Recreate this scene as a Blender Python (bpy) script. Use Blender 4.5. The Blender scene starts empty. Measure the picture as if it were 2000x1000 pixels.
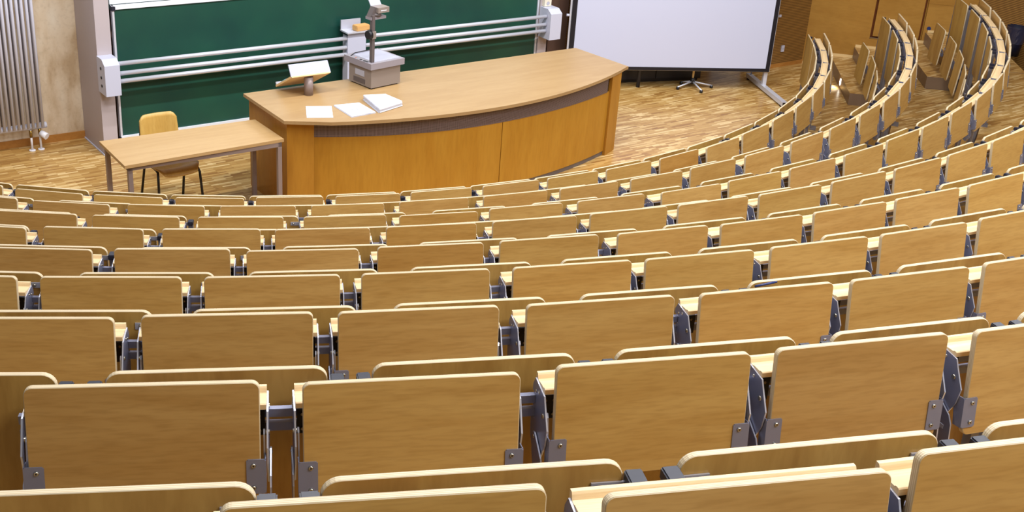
import bpy, bmesh, math, random
from mathutils import Matrix, Vector
C = bpy.context.scene.collection
SC = bpy.context.scene
PI = math.pi
random.seed(7)

# ---------------------------------------------------------------- camera
ZF = -0.8                       # front row table top is 0.8 above the stage floor, which is world z = 0
F_PX, YAW, PITCH, ROLL = 2360.4, 0.216648, 0.432929, 0.0752979
CAM = Vector((0.0, -15.5805, 4.3337))
fw = Vector((math.sin(YAW)*math.cos(PITCH), math.cos(YAW)*math.cos(PITCH), -math.sin(PITCH)))
r0 = Vector((math.cos(YAW), -math.sin(YAW), 0)); u0 = r0.cross(fw)
rt = math.cos(ROLL)*r0 + math.sin(ROLL)*u0
up = -math.sin(ROLL)*r0 + math.cos(ROLL)*u0
cd = bpy.data.cameras.new('camera'); cam = bpy.data.objects.new('camera', cd); C.objects.link(cam)
cam.matrix_world = Matrix(((rt.x, up.x, -fw.x, CAM.x), (rt.y, up.y, -fw.y, CAM.y), (rt.z, up.z, -fw.z, CAM.z), (0, 0, 0, 1)))
cd.sensor_fit = 'HORIZONTAL'; cd.sensor_width = 36; cd.lens = F_PX*36/2000; cd.clip_start = 0.05; cd.clip_end = 100
SC.camera = cam
def project(p):
    d = Vector(p) - CAM; w = d.dot(fw)
    if w < .1: return None
    return 1000 + F_PX*d.dot(rt)/w, 500 - F_PX*d.dot(up)/w

# ---------------------------------------------------------------- light and exposure
SC.view_settings.view_transform = 'Standard'; SC.view_settings.look = 'None'
SC.view_settings.exposure = 0.0; SC.view_settings.gamma = 1.0
SC.view_settings.use_curve_mapping = False
HA = math.radians(25.6)         # the hall's axis is turned this far from world -Y
def H(a, b, z=0.0):             # hall coordinates: a along the blackboard wall, b out from it towards the rows
    return Vector((a*math.cos(HA) + b*math.sin(HA), a*math.sin(HA) - b*math.cos(HA), z))
w = bpy.data.worlds.new('world'); SC.world = w; w.use_nodes = True
w.node_tree.nodes['Background'].inputs[0].default_value = (.98, .98, 1.0, 1)
w.node_tree.nodes['Background'].inputs[1].default_value = 0.24
def area(name, loc, sx, sy, power, col=(1, .985, .985), rot=(0, 0, HA)):
    l = bpy.data.lights.new(name, 'AREA'); l.shape = 'RECTANGLE'; l.size = sx; l.size_y = sy; l.energy = power; l.color = col
    o = bpy.data.objects.new(name, l); o.location = loc; o.rotation_euler = rot; C.objects.link(o); return o
for b_, p_ in ((8.6, 130), (11.8, 145), (15.0, 180)):
    for a_ in (-4.2, -.2, 3.8):
        area('ceiling_lamp', H(a_, b_, 6.6), 2.6, .35, p_)
for a_ in (-4.0, -.8, 2.4):                      # the row of lamps over the stage is tilted a little to the board
    o = area('board_lamp', H(a_, 5.7, 5.2), 2.4, .12, 150)
    o.rotation_euler = (-H(0, 1.0) + Vector((0, 0, -1.9))).to_track_quat('-Z', 'Y').to_euler()

# ---------------------------------------------------------------- materials
def s2l(c): return tuple((x/255/12.92 if x/255 <= .04045 else ((x/255+.055)/1.055)**2.4) for x in c) + (1,)
MATS = {}
def mat(name, col, rough=.5, metal=0.0, spec=.5, emit=None, estr=0):
    m = bpy.data.materials.new(name); m.use_nodes = True
    p = m.node_tree.nodes['Principled BSDF']
    p.inputs['Base Color'].default_value = s2l(col); p.inputs['Roughness'].default_value = rough; p.inputs['Metallic'].default_value = metal
    p.inputs['Specular IOR Level'].default_value = spec
    if emit: p.inputs['Emission Color'].default_value = s2l(emit); p.inputs['Emission Strength'].default_value = estr
    MATS[name] = m; return m
class NT:
    def __init__(s, m): s.t = m.node_tree; s.p = s.t.nodes['Principled BSDF']
    def n(s, typ, **kw):
        o = s.t.nodes.new(typ)
        for k, v in kw.items():
            if k in o.inputs.keys() if hasattr(o.inputs, 'keys') else False: o.inputs[k].default_value = v
            else: setattr(o, k, v)
        return o
    def l(s, a, b): s.t.links.new(a, b)
    def math(s, op, a, b=None):
        o = s.t.nodes.new('ShaderNodeMath'); o.operation = op
        for i, x in enumerate((a, b)):
            if x is None: continue
            if isinstance(x, (int, float)): o.inputs[i].default_value = x
            else: s.l(x, o.inputs[i])
        return o.outputs[0]
    def mix(s, fac, a, b, mode='MIX'):
        o = s.t.nodes.new('ShaderNodeMix'); o.data_type = 'RGBA'; o.blend_type = mode
        if isinstance(fac, (int, float)): o.inputs[0].default_value = fac
        else: s.l(fac, o.inputs[0])
        for i, x in ((6, a), (7, b)):
            if isinstance(x, tuple): o.inputs[i].default_value = x
            else: s.l(x, o.inputs[i])
        return o.outputs[2]
    def ramp(s, fac, stops):
        o = s.t.nodes.new('ShaderNodeValToRGB'); e = o.color_ramp.elements
        while len(e) < len(stops): e.new(.5)
        for i, (pos, col) in enumerate(stops): e[i].position = pos; e[i].color = col
        s.l(fac, o.inputs[0]); return o.outputs[0]
def wood(name, light, dark, scale, rough=.42, tone=True, fig=.5, spec=.35, pore=.25):
    """veneer: soft figure and fine pores, both stretched along the grain (the small number in scale)"""
    m = mat(name, light, rough, spec=spec); q = NT(m)
    tc = q.n('ShaderNodeTexCoord'); oi = q.n('ShaderNodeObjectInfo')
    off = q.n('ShaderNodeCombineXYZ'); r = q.math('MULTIPLY', oi.outputs['Random'], 37.0)
    for i in range(3): q.l(r, off.inputs[i])
    add = q.n('ShaderNodeVectorMath', operation='ADD'); q.l(tc.outputs['Object'], add.inputs[0]); q.l(off.outputs[0], add.inputs[1])
    mp = q.n('ShaderNodeMapping'); mp.inputs['Scale'].default_value = scale; q.l(add.outputs[0], mp.inputs[0])
    n1 = q.n('ShaderNodeTexNoise'); n1.inputs['Scale'].default_value = 1.0; n1.inputs['Detail'].default_value = 4; n1.inputs['Distortion'].default_value = .9; q.l(mp.outputs[0], n1.inputs[0])
    n2 = q.n('ShaderNodeTexNoise'); n2.inputs['Scale'].default_value = 9.0; n2.inputs['Detail'].default_value = 5; q.l(mp.outputs[0], n2.inputs[0])
    c = q.ramp(n1.outputs[0], ((.36, s2l(dark)), (.62, s2l(light))))
    c = q.mix(fig, s2l(light), c)
    pr = q.ramp(n2.outputs[0], ((.35, (.72, .66, .58, 1)), (.55, (1, 1, 1, 1))))
    c = q.mix(pore, c, pr, 'MULTIPLY')
    if tone: c = q.mix(1.0, c, oi.outputs['Color'], 'MULTIPLY')
    q.l(c, q.p.inputs['Base Color']); return m
wood('beech', (191, 153, 89), (167, 124, 60), (1.6, 6, 14), pore=.4)
wood('backrest_veneer', (184, 148, 80), (148, 108, 50), (9, 6, 1.8), fig=.6)
wood('ledge_wood', (228, 203, 160), (216, 186, 138), (2, 40, 40), rough=.4, tone=False)
wood('desk_front', (180, 132, 46), (164, 112, 30), (5, 5, .7), rough=.35, tone=False)
wood('desk_top', (170, 140, 98), (156, 124, 82), (1.2, 9, 9), rough=.38, tone=False, pore=.15)
wood('desk_side', (174, 124, 44), (152, 100, 30), (5, 5, .7), rough=.35, tone=False)
wood('wall_veneer', (164, 122, 56), (146, 102, 40), (1.2, 1.2, 4), rough=.35, tone=False)
wood('table_laminate', (184, 152, 106), (170, 136, 88), (1.2, 14, 14), rough=.35, tone=False, pore=.15)
wood('chair_ply', (196, 160, 88), (178, 138, 64), (10, 10, 1.5), rough=.35, tone=False)
wood('baseboard_wood', (176, 122, 58), (150, 98, 42), (1.5, 10, 10), tone=False)
def ply(name, a, b_, axis, period):
    m = mat(name, a, .5); q = NT(m)
    tc = q.n('ShaderNodeTexCoord'); sp = q.n('ShaderNodeSeparateXYZ'); q.l(tc.outputs['Object'], sp.inputs[0])
    s = q.math('SINE', q.math('MULTIPLY', sp.outputs[axis], 2*PI/period))
    f = q.math('ADD', q.math('MULTIPLY', s, .5), .5)
    nz = q.n('ShaderNodeTexNoise'); nz.inputs['Scale'].default_value = 14; q.l(tc.outputs['Object'], nz.inputs[0])
    c = q.mix(f, s2l(a), s2l(b_)); c = q.mix(.25, c, q.ramp(nz.outputs[0], ((.3, (.7, .68, .62, 1)), (.6, (1, 1, 1, 1)))), 'MULTIPLY')
    q.l(c, q.p.inputs['Base Color']); return m
ply('plywood_edge', (216, 201, 172), (184, 164, 128), 1, .0048)
mat('steel', (142, 146, 170), .38, .55); mat('steel_bright', (205, 208, 222), .3, .6)
mat('screw', (190, 185, 170), .25, .9); mat('black', (18, 18, 24), .45); mat('black_cap', (34, 36, 50), .4)
mat('grey_box', (120, 116, 120), .5, .2); mat('plinth_grey', (112, 106, 108), .45, .2)
mat('riser_brown', (126, 104, 84), .45); mat('white_paint', (190, 193, 212), .4); mat('light_grey', (172, 173, 186), .45)
mat('radiator', (198, 200, 216), .4); mat('valve_white', (225, 225, 232), .4); mat('brass', (150, 120, 60), .35, .8)
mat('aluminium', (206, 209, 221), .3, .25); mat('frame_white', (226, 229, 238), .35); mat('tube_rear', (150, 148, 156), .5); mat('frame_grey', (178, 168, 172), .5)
mat('tube_grey', (142, 128, 126), .45, .2); mat('paper', (222, 225, 238), .7); mat('ink', (150, 155, 190), .8)
mat('screen_white', (188, 193, 217), .75); mat('border_black', (14, 14, 26), .5)
mat('projector_grey', (136, 125, 118), .5); mat('projector_top', (142, 136, 144), .45); mat('projector_dark', (92, 84, 84), .5)
mat('stage_glass', (158, 158, 178), .2); mat('sponge', (206, 160, 98), .9); mat('lectern_white', (174, 177, 202), .3)
mat('lectern_beige', (222, 190, 138), .5); mat('blue_plastic', (24, 44, 100), .35); mat('cyan_plastic', (110, 180, 205), .35)
mat('socket_cream', (222, 214, 196), .4); mat('bag', (48, 48, 66), .12); mat('bin_black', (16, 18, 38), .4)
mat('skirt_light', (214, 184, 130), .4); mat('reveal', (126, 66, 22), .5); mat('dark_panel', (84, 62, 52), .5)
mat('step_lamp', (255, 255, 250), .3, emit=(255, 250, 235), estr=9)
mat('red_lamp', (220, 110, 60), .3); mat('stone_top', (225, 235, 245), .5)
mat('whiteboard', (236, 246, 252), .5)
# chalkboard: green enamel with wiped chalk clouds
m = mat('chalkboard', (16, 66, 54), .45); q = NT(m)
tc = q.n('ShaderNodeTexCoord'); nz = q.n('ShaderNodeTexNoise'); nz.inputs['Scale'].default_value = 1.6; nz.inputs['Detail'].default_value = 5; q.l(tc.outputs['Object'], nz.inputs[0])
q.l(q.ramp(nz.outputs[0], ((.3, s2l((10, 58, 52))), (.7, s2l((20, 74, 58))))), q.p.inputs['Base Color'])
# concrete with stains
m = mat('concrete', (206, 190, 166), .8); q = NT(m)
tc = q.n('ShaderNodeTexCoord'); mp = q.n('ShaderNodeMapping'); mp.inputs['Scale'].default_value = (3, 3, 1.2); q.l(tc.outputs['Object'], mp.inputs[0])
nz = q.n('ShaderNodeTexNoise'); nz.inputs['Scale'].default_value = 1.7; nz.inputs['Detail'].default_value = 6; q.l(mp.outputs[0], nz.inputs[0])
n2 = q.n('ShaderNodeTexNoise'); n2.inputs['Scale'].default_value = 30; n2.inputs['Detail'].default_value = 3; q.l(tc.outputs['Object'], n2.inputs[0])
c = q.ramp(nz.outputs[0], ((.32, s2l((178, 154, 122))), (.48, s2l((206, 188, 162))), (.7, s2l((216, 204, 184)))))
c = q.mix(.3, c, q.ramp(n2.outputs[0], ((.25, (.6, .55, .5, 1)), (.5, (1, 1, 1, 1)))), 'MULTIPLY'); q.l(c, q.p.inputs['Base Color'])
# strip parquet
m = mat('parquet', (190, 140, 72), .3, spec=.45); q = NT(m)
tc = q.n('ShaderNodeTexCoord'); mp = q.n('ShaderNodeMapping'); mp.inputs['Rotation'].default_value = (0, 0, -HA); q.l(tc.outputs['Object'], mp.inputs[0])
def brick(wd, ht, off, c1, c2, mort, ms=.0):
    b = q.n('ShaderNodeTexBrick'); b.offset = off; b.inputs['Scale'].default_value = 1; b.inputs['Mortar Size'].default_value = ms
    b.inputs['Brick Width'].default_value = wd; b.inputs['Row Height'].default_value = ht
    b.inputs['Color1'].default_value = c1; b.inputs['Color2'].default_value = c2; b.inputs['Mortar'].default_value = mort; b.inputs['Bias'].default_value = 0
    q.l(mp.outputs[0], b.inputs['Vector']); return b.outputs['Color']
c1 = brick(.19, .024, .43, (.0, .0, .0, 1), (1, 1, 1, 1), (.2, .2, .2, 1), .0006)
c2 = brick(.42, .12, .5, (.0, .0, .0, 1), (1, 1, 1, 1), (.3, .3, .3, 1), .0)
c = q.mix(.2, c1, c2)
c = q.ramp(c, ((.02, s2l((140, 98, 48))), (.3, s2l((168, 128, 68))), (.7, s2l((190, 154, 94))), (.95, s2l((220, 192, 138)))))
q.l(c, q.p.inputs['Base Color'])
# slatted acoustic veneer: fine horizontal grooves
m = mat('slat_veneer', (190, 132, 58), .45); q = NT(m)
tc = q.n('ShaderNodeTexCoord'); sp = q.n('ShaderNodeSeparateXYZ'); q.l(tc.outputs['Object'], sp.inputs[0])
s = q.math('SINE', q.math('MULTIPLY', sp.outputs[2], 2*PI/.022))
q.l(q.ramp(s, ((.25, s2l((100, 68, 30))), (.5, s2l((154, 114, 56))))), q.p.inputs['Base Color'])
# perforated metal
m = mat('perforated', (120, 108, 108), .45, .3); q = NT(m)
tc = q.n('ShaderNodeTexCoord'); vo = q.n('ShaderNodeTexVoronoi'); vo.inputs['Scale'].default_value = 90; vo.inputs['Randomness'].default_value = 0; mp = q.n('ShaderNodeMapping'); mp.inputs['Scale'].default_value = (1, 0, 1); q.l(tc.outputs['Object'], mp.inputs[0]); q.l(mp.outputs[0], vo.inputs[0])
q.l(q.ramp(vo.outputs['Distance'], ((.3, s2l((62, 50, 48))), (.42, s2l((134, 120, 122))))), q.p.inputs['Base Color'])
M = MATS

# ---------------------------------------------------------------- mesh helpers
def B(): return bmesh.new()
def box(bm, x0, x1, y0, y1, z0, z1, mi=0, mw=None):
    v = [bm.verts.new((x, y, z)) for z in (z0, z1) for x, y in ((x0, y0), (x1, y0), (x1, y1), (x0, y1))]
    fs = [bm.faces.new([v[i] for i in f]) for f in ((0, 3, 2, 1), (4, 5, 6, 7), (0, 1, 5, 4), (1, 2, 6, 5), (2, 3, 7, 6), (3, 0, 4, 7))]
    for f in fs: f.material_index = mi
    if mw is not None: bmesh.ops.transform(bm, matrix=mw, verts=v)
    return v
def prism(bm, pts, fn, mi=0, mi_side=None):
    """pts: outline (p, q); fn(p, q, side 0|1) -> 3D; closes the two ends and the sides"""
    a = [bm.verts.new(fn(p, r, 0)) for p, r in pts]; b = [bm.verts.new(fn(p, r, 1)) for p, r in pts]
    n = len(pts); fs = [bm.faces.new(a), bm.faces.new(b[::-1])]
    for f in fs: f.material_index = mi
    for i in range(n):
        f = bm.faces.new((a[i], b[i], b[(i+1) % n], a[(i+1) % n])); f.material_index = mi if mi_side is None else mi_side
    return a + b
def zprism(bm, pts, z0, z1, mi=0, mi_side=None): return prism(bm, pts, lambda p, r, s: (p, r, z1 if s else z0), mi, mi_side)
def tube(bm, p0, p1, r0_, r1_=None, n=12, mi=0):
    p0, p1 = Vector(p0), Vector(p1); r1_ = r0_ if r1_ is None else r1_
    d = (p1-p0); ax = d.normalized(); t = ax.orthogonal().normalized(); s = ax.cross(t)
    rings = []
    for p, r in ((p0, r0_), (p1, r1_)):
        rings.append([bm.verts.new(p + r*(math.cos(2*PI*i/n)*t + math.sin(2*PI*i/n)*s)) for i in range(n)])
    for i in range(n):
        f = bm.faces.new((rings[0][i], rings[0][(i+1) % n], rings[1][(i+1) % n], rings[1][i])); f.smooth = True; f.material_index = mi
    for rg in (rings[0][::-1], rings[1]): bm.faces.new(rg).material_index = mi
def path_tube(bm, pts, r, n=10, mi=0):
    pts = [Vector(p) for p in pts]; rings = []; t = None
    for i, p in enumerate(pts):
        d = ((pts[i+1]-p).normalized() if i+1 < len(pts) else Vector()) + ((p-pts[i-1]).normalized() if i else Vector())
        d.normalize()
        t = (d.orthogonal() if t is None else t - d*t.dot(d)).normalized(); s = d.cross(t)
        rings.append([bm.verts.new(p + r*(math.cos(2*PI*k/n)*t + math.sin(2*PI*k/n)*s)) for k in range(n)])
    for a, b in zip(rings, rings[1:]):
        for i in range(n):
            f = bm.faces.new((a[i], a[(i+1) % n], b[(i+1) % n], b[i])); f.smooth = True; f.material_index = mi
    for rg in (rings[0][::-1], rings[-1]): bm.faces.new(rg).material_index = mi
def rrect(w_, h, rt_, rb, seg=6):
    """outline of a w x h panel, x centred, z from 0 down to -h, with rounded top and bottom corners"""
    o = []
    for cx, cz, r, a0 in ((w_/2-rt_, -rt_, rt_, 90), (w_/2-rb, -h+rb, rb, 0), (-w_/2+rb, -h+rb, rb, -90), (-w_/2+rt_, -rt_, rt_, 180)):
        for i in range(seg+1):
            t = math.radians(a0 - 90*i/seg); o.append((cx + r*math.cos(t), cz + r*math.sin(t)))
    return o
def panel(w_, h, t, rt_, rb, bev=.0018):
    """upright plywood board: face material 0, edge material 1; thickness along y"""
    bm = B(); o = rrect(w_, h, rt_, rb); n = len(o)
    oi = rrect(w_-2*bev, h-2*bev, max(rt_-bev, .002), max(rb-bev, .002)); oi = [(x, z-bev) for x, z in oi]
    rings = [[bm.verts.new((x, y, z)) for x, z in ol] for ol, y in ((oi, -t/2), (o, -t/2+bev), (o, t/2-bev), (oi, t/2))]
    bm.faces.new(rings[0]).material_index = 0; bm.faces.new(rings[3][::-1]).material_index = 0
    for a, b in zip(rings, rings[1:]):
        for i in range(n):
            f = bm.faces.new((a[i], b[i], b[(i+1) % n], a[(i+1) % n])); f.material_index = 1; f.smooth = False
    return bm
def finish(bm, name, mats):
    bmesh.ops.recalc_face_normals(bm, faces=bm.faces)
    me = bpy.data.meshes.new(name); bm.to_mesh(me); bm.free()
    for m_ in ([mats] if isinstance(mats, str) else mats): me.materials.append(M[m_])
    return me
def obj(name, data, parent=None, loc=(0, 0, 0), rot=(0, 0, 0), mats=None, bevel=0):
    if isinstance(data, bmesh.types.BMesh):
        if bevel: bmesh.ops.bevel(data, geom=[e for e in data.edges if len(e.link_faces) == 2 and e.calc_face_angle(0) > .6], offset=bevel, segments=2, affect='EDGES', clamp_overlap=True)
        data = finish(data, name, mats)
    o = bpy.data.objects.new(name, data); C.objects.link(o); o.location = loc; o.rotation_euler = rot
    if parent: o.parent = parent
    return o
def tag(o, label, cat, group=None):
    o['label'] = label; o['category'] = cat
    if group: o['group'] = group
    return o
def thing(name, label, cat, loc=(0, 0, 0), rz=0, group=None):
    o = bpy.data.objects.new(name, None); C.objects.link(o); o.location = loc; o.rotation_euler = (0, 0, rz); o.empty_display_size = .1
    return tag(o, label, cat, group)
def struct(name, bm, mats, label=None, **kw):
    o = obj(name, bm, mats=mats, **kw); o['kind'] = 'structure'
    if label: o['label'] = label
    return o

# ---------------------------------------------------------------- the room
RW0 = Vector((7.2, -.3, 0)); RWD = Vector((1.86, -.69, 0)).normalized(); RWN = Vector((-RWD.y, RWD.x, 0))   # right wall foot line, direction, outward normal
SW0 = RW0 + RWD*2.2; SWD = H(0, 1)                                                                         # side wall further back
SWN = Vector((-SWD.y, SWD.x, 0))
if SWN.x < 0: SWN = -SWN
def inside(x, y):
    p = Vector((x, y, 0)); return (p-RW0).dot(RWN) < .02 and (p-SW0).dot(SWN) < .02
def wall_box(bm, p0, d, n, s0, s1, z0, z1, t0, t1):
    pts = [p0 + d*s + n*t for s, t in ((s0, t0), (s1, t0), (s1, t1), (s0, t1))]
    zprism(bm, [(p.x, p.y) for p in pts], z0, z1)
WZ = 3.6
bm = B(); box(bm, -9, 12, -18, 3, -.12, 0); struct('floor', bm, 'parquet')
bm = B(); wall_box(bm, H(0, 0), H(1, 0), H(0, 1), -7, 2.3, 0, WZ, 2.02, 2.32); struct('wall_front', bm, 'concrete')
bm = B(); wall_box(bm, H(0, 0), H(1, 0), H(0, 1), 2.33, 5.55, 0, WZ, 2.33, 2.55); struct('wall_stage', bm, 'slat_veneer')
bm = B(); wall_box(bm, H(0, 0), H(1, 0), H(0, 1), 5.55, 6.42, 0, WZ, 3.1, 3.42); struct('wall_corner', bm, 'slat_veneer')
# right wall: veneer panels round a recessed door leaf
pc = [(0, .895, 0, WZ), (.895, 1.575, 0, .435), (1.575, 2.2, 0, .992), (1.575, 2.2, .988, WZ)]
bm = B()
for s0, s1, z0, z1 in pc: wall_box(bm, RW0, RWD, RWN, s0, s1, z0, z1, 0, .06)
wall_box(bm, RW0, RWD, RWN, -.05, .905, 0, WZ, .06, .3); wall_box(bm, RW0, RWD, RWN, 1.565, 2.35, 0, WZ, .06, .3)
struct('wall_right', bm, 'wall_veneer')
bm = B(); wall_box(bm, RW0, RWD, RWN, .935, 1.535, .47, WZ, .035, .08)
struct('door_1', bm, 'wall_veneer')
bm = B(); wall_box(bm, RW0, RWD, RWN, .896, 1.574, .436, WZ, .09, .14); struct('trim_1', bm, 'reveal')
bm = B(); wall_box(bm, SW0, SWD, SWN, 0, 9, 0, 5.5, 0, .25); struct('wall_side', bm, 'slat_veneer')
bm = B(); wall_box(bm, H(0, 0), H(1, 0), H(0, 1), -7, -3.13, 0, .075, 2.32, 2.335); struct('baseboard_front', bm, 'baseboard_wood')
bm = B(); wall_box(bm, H(0, 0), H(1, 0), H(0, 1), 5.55, 6.41, 0, .05, 3.42, 3.435); struct('baseboard_corner', bm, 'baseboard_wood')
bm = B(); wall_box(bm, H(0, 0), H(1, 0), H(0, 1), 2.335, 2.62, 0, WZ, 2.552, 2.83); struct('trim_2', bm, 'dark_panel')

# ---------------------------------------------------------------- stepped floor under the rows
RK = [7.017, 7.9, 8.783, 9.666, 10.55, 11.434, 12.317, 13.201, 14.084, 14.967]
ZK = [0.0, .302, .604, .906, 1.207, 1.508, 1.809, 2.111, 2.414, 2.716]
TH_R, TH_L = math.radians(72.9), math.radians(-27)
def sector(r_in, r_out, t0, t1, z0, z1, name, clip=False, top='parquet', side='riser_brown', label=None):
    def arc(r):
        o = []; n = 48
        for i in range(n+1):
            t = t0 + (t1-t0)*i/n; x, y = r*math.sin(t), -r*math.cos(t)
            if clip and not inside(x, y):
                if o:
                    lo = t0 + (t1-t0)*(i-1)/n; hi = t
                    for _ in range(20):
                        md = (lo+hi)/2
                        if inside(r*math.sin(md), -r*math.cos(md)): lo = md
                        else: hi = md
                    o.append((r*math.sin(lo), -r*math.cos(lo)))
                break
            o.append((x, y))
        return o
    a, b = arc(r_in), arc(r_out)
    bm = B(); pts = a + b[::-1]
    if len(a) < 2 or len(b) < 2: bm.free(); return
    lo = [bm.verts.new((x, y, z0)) for x, y in pts]; hi = [bm.verts.new((x, y, z1)) for x, y in pts]
    na, nb = len(a), len(b); n = len(pts)
    # top as a strip so that long thin sectors triangulate well
    for i in range(max(na, nb)-1):
        i0, i1 = min(i, na-1), min(i+1, na-1); j0, j1 = n-1-min(i, nb-1), n-1-min(i+1, nb-1)
        vs = [hi[i0], hi[i1], hi[j1], hi[j0]]; vs = list(dict.fromkeys(vs))
        if len(vs) > 2: bm.faces.new(vs).material_index = 0
        vs = [lo[i0], lo[i1], lo[j1], lo[j0]]; vs = list(dict.fromkeys(vs))
        if len(vs) > 2: bm.faces.new(vs[::-1]).material_index = 1
    for i in range(n):
        f = bm.faces.new((lo[i], lo[(i+1) % n], hi[(i+1) % n], hi[i])); f.material_index = 1
    return struct(name, bm, [top, side])
RISER = .112
for k in range(1, 10):
    zz = ZK[k]
    r_out = RK[k+1]-RISER if k < 9 else 18.5
    sector(RK[k]-RISER, r_out + (.0 if k < 9 else 0), TH_L, TH_R, ZK[k-1]-.15 if k > 1 else 0, zz, 'floor_tier')
# the aisle along the right wall climbs in straight half steps
AE1, AE2 = Vector((.958, -.287, 0)).normalized(), Vector((.287, .958, 0)).normalized()
def aisle(d0, d1, z, name):
    def lim(d):
        p = AE1*d; e = (RW0-p).dot(RWN)/AE2.dot(RWN); e2 = (SW0-p).dot(SWN)/AE2.dot(SWN) if abs(AE2.dot(SWN)) > .01 else 99
        return max(-.04, min(x for x in (e, e2) if x > -1e9) - .004)
    bm = B(); pts = [AE1*d0 - AE2*.055, AE1*d0 + AE2*lim(d0), AE1*d1 + AE2*lim(d1), AE1*d1 - AE2*.055]
    v = zprism(bm, [(p.x, p.y) for p in pts], 0, z)
    bmesh.ops.recalc_face_normals(bm, faces=bm.faces)
    for f in bm.faces: f.material_index = 0 if f.normal.z > .5 else 1
    struct(name, bm, ['parquet', 'riser_brown'])
for k in range(0, 2):
    aisle(7.408+.883*k, 7.703+.883*k, ZK[k]+.151, 'aisle_step')
    aisle(7.7032+.883*k, 7.4078+.883*(k+1) if k < 1 else 9.45, ZK[k+1], 'aisle_landing')
# step light in the first aisle riser
lp_ = AE1*7.4075 + AE2*.69; az = math.atan2(AE2.y, AE2.x)
bm = B(); tube(bm, (0, .004, 0), (0, -.004, 0), .03, n=20)
o = obj('step_light', bm, mats='step_lamp', loc=(lp_.x, lp_.y, .08), rot=(0, 0, az)); o.scale = (1.15, 1, 1.5)
tag(o, 'small glowing round step light in the lowest aisle step', 'light')
l = bpy.data.lights.new('step_light_glow', 'SPOT'); l.energy = 9; l.spot_size = 2.4; l.spot_blend = .8; l.shadow_soft_size = .03
o = bpy.data.objects.new('step_light_glow', l); C.objects.link(o)
dv = -AE1 + Vector((0, 0, -.55)); p_ = lp_ - AE1*.03; o.location = (p_.x, p_.y, .085); o.rotation_euler = dv.to_track_quat('-Z', 'Y').to_euler()

# ---------------------------------------------------------------- folding desks
HT = .80                                     # writing panel's top above its row's floor
LEAN = math.atan2(.04, .295)
me_panel = finish(panel(.5, .298, .019, .018, .018), 'writing_panel', ['beech', 'plywood_edge'])
def plate_mesh():
    bm = B(); box(bm, -.022, .022, -.0025, .0, -.043, .043); box(bm, .0195, .022, 0, .03, -.043, .043)
    bmesh.ops.bevel(bm, geom=[e for e in bm.edges if abs(e.verts[0].co.y-e.verts[1].co.y) > .001 and abs(e.verts[0].co.y-e.verts[1].co.y) < .004], offset=.003, segments=2, affect='EDGES')
    for z in (.028, -.028):
        tube(bm, (-.006, -.0025, z), (-.006, -.0065, z), .0065, .0045, 10, 1)
        tube(bm, (-.006, -.0064, z), (-.006, -.0066, z), .0022, n=6, mi=2)
    return finish(bm, 'mounting_plate', ['steel', 'screw', 'black'])
me_plate = plate_mesh()
def ledge_mesh():
    bm = B(); pts = [(.052, -.012), (.052, .001), (.055, .003), (.062, .003), (.066, .0), (.096, -.001), (.103, -.004), (.112, -.003), (.116, .006), (.119, .010), (.128, .010), (.128, -.010), (.100, -.020)]
    prism(bm, pts, lambda p, r, s: ((-.2630, .2630)[s], p-.022, r)); return finish(bm, 'pen_ledge', 'ledge_wood')
me_ledge = ledge_mesh()
def side_mesh():
    bm = B(); pts = [(.020, .706), (.098, .714), (.112, .690), (.113, .6735), (.0825, .6735), (.0825, .6465), (.113, .6465), (.113, .6355), (.0825, .6355), (.0825, .6065), (.112, .6065), (.104, .548), (.064, .504), (.024, .510), (-.014, .586), (-.022, .634), (.008, .684)]
    prism(bm, pts, lambda p, r, s: ((-.002, .002)[s], p, r), 0, 1)
    for y, z in ((.060, .694), (.084, .684)): tube(bm, (-.004, y, z), (.004, y, z), .0045, n=8, mi=2)
    tube(bm, (-.008, .014, .655), (.005, .014, .655), .0065, n=10, mi=2)
    tube(bm, (-.004, .062, .570), (.007, .062, .570), .005, n=8, mi=2)
    return finish(bm, 'side_plate', ['steel', 'steel_bright', 'screw'])
me_side = side_mesh()
def link_mesh():
    bm = B(); pts = [(.022, .660), (.012, .664), (.005, .655), (-.022, .560), (-.024, .530), (-.014, .528), (-.008, .555)]
    prism(bm, pts, lambda p, r, s: ((-.002, .002)[s], p, r), 0, 1); return finish(bm, 'link_bar', ['steel', 'steel_bright'])
me_link = link_mesh()
def arm_mesh():
    bm = B(); pts = [(.066, .580), (.054, .584), (-.008, .548), (-.022, .526), (-.030, .470), (-.020, .440), (-.004, .434), (.036, .466), (.066, .530)]
    prism(bm, pts, lambda p, r, s: ((-.002, .002)[s], p, r), 0, 1)
    tube(bm, (-.005, -.016, .456), (.005, -.016, .456), .0048, n=8, mi=2); tube(bm, (-.003, .056, .572), (.004, .056, .572), .005, n=8, mi=2)
    return finish(bm, 'folding_arm', ['steel', 'steel_bright', 'screw'])
me_arm = arm_mesh()
bm = B(); box(bm, -.028, .022, -.004, .004, -.034, .034)
for x, z in ((-.012, .02), (.010, .02), (-.012, -.02), (.010, -.02)): tube(bm, (x, -.004, z), (x, -.008, z), .004, n=8, mi=1)
me_hinge = finish(bm, 'hinge_block', ['black', 'screw'])
bm = B(); box(bm, -.03, .03, .0995, .1095, .006, .668); box(bm, -.08, .08, .040, .1095, 0, .006); me_ped = finish(bm, 'support_leg', 'grey_box')
PHI = [-.0634, -.0105, .0486, .0283, .069, .051, .0839, .1118, .1348]
SP = [.5898, .6066, .5985, .5843, .5834, .5799, .5792, .5833, .5758]
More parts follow.
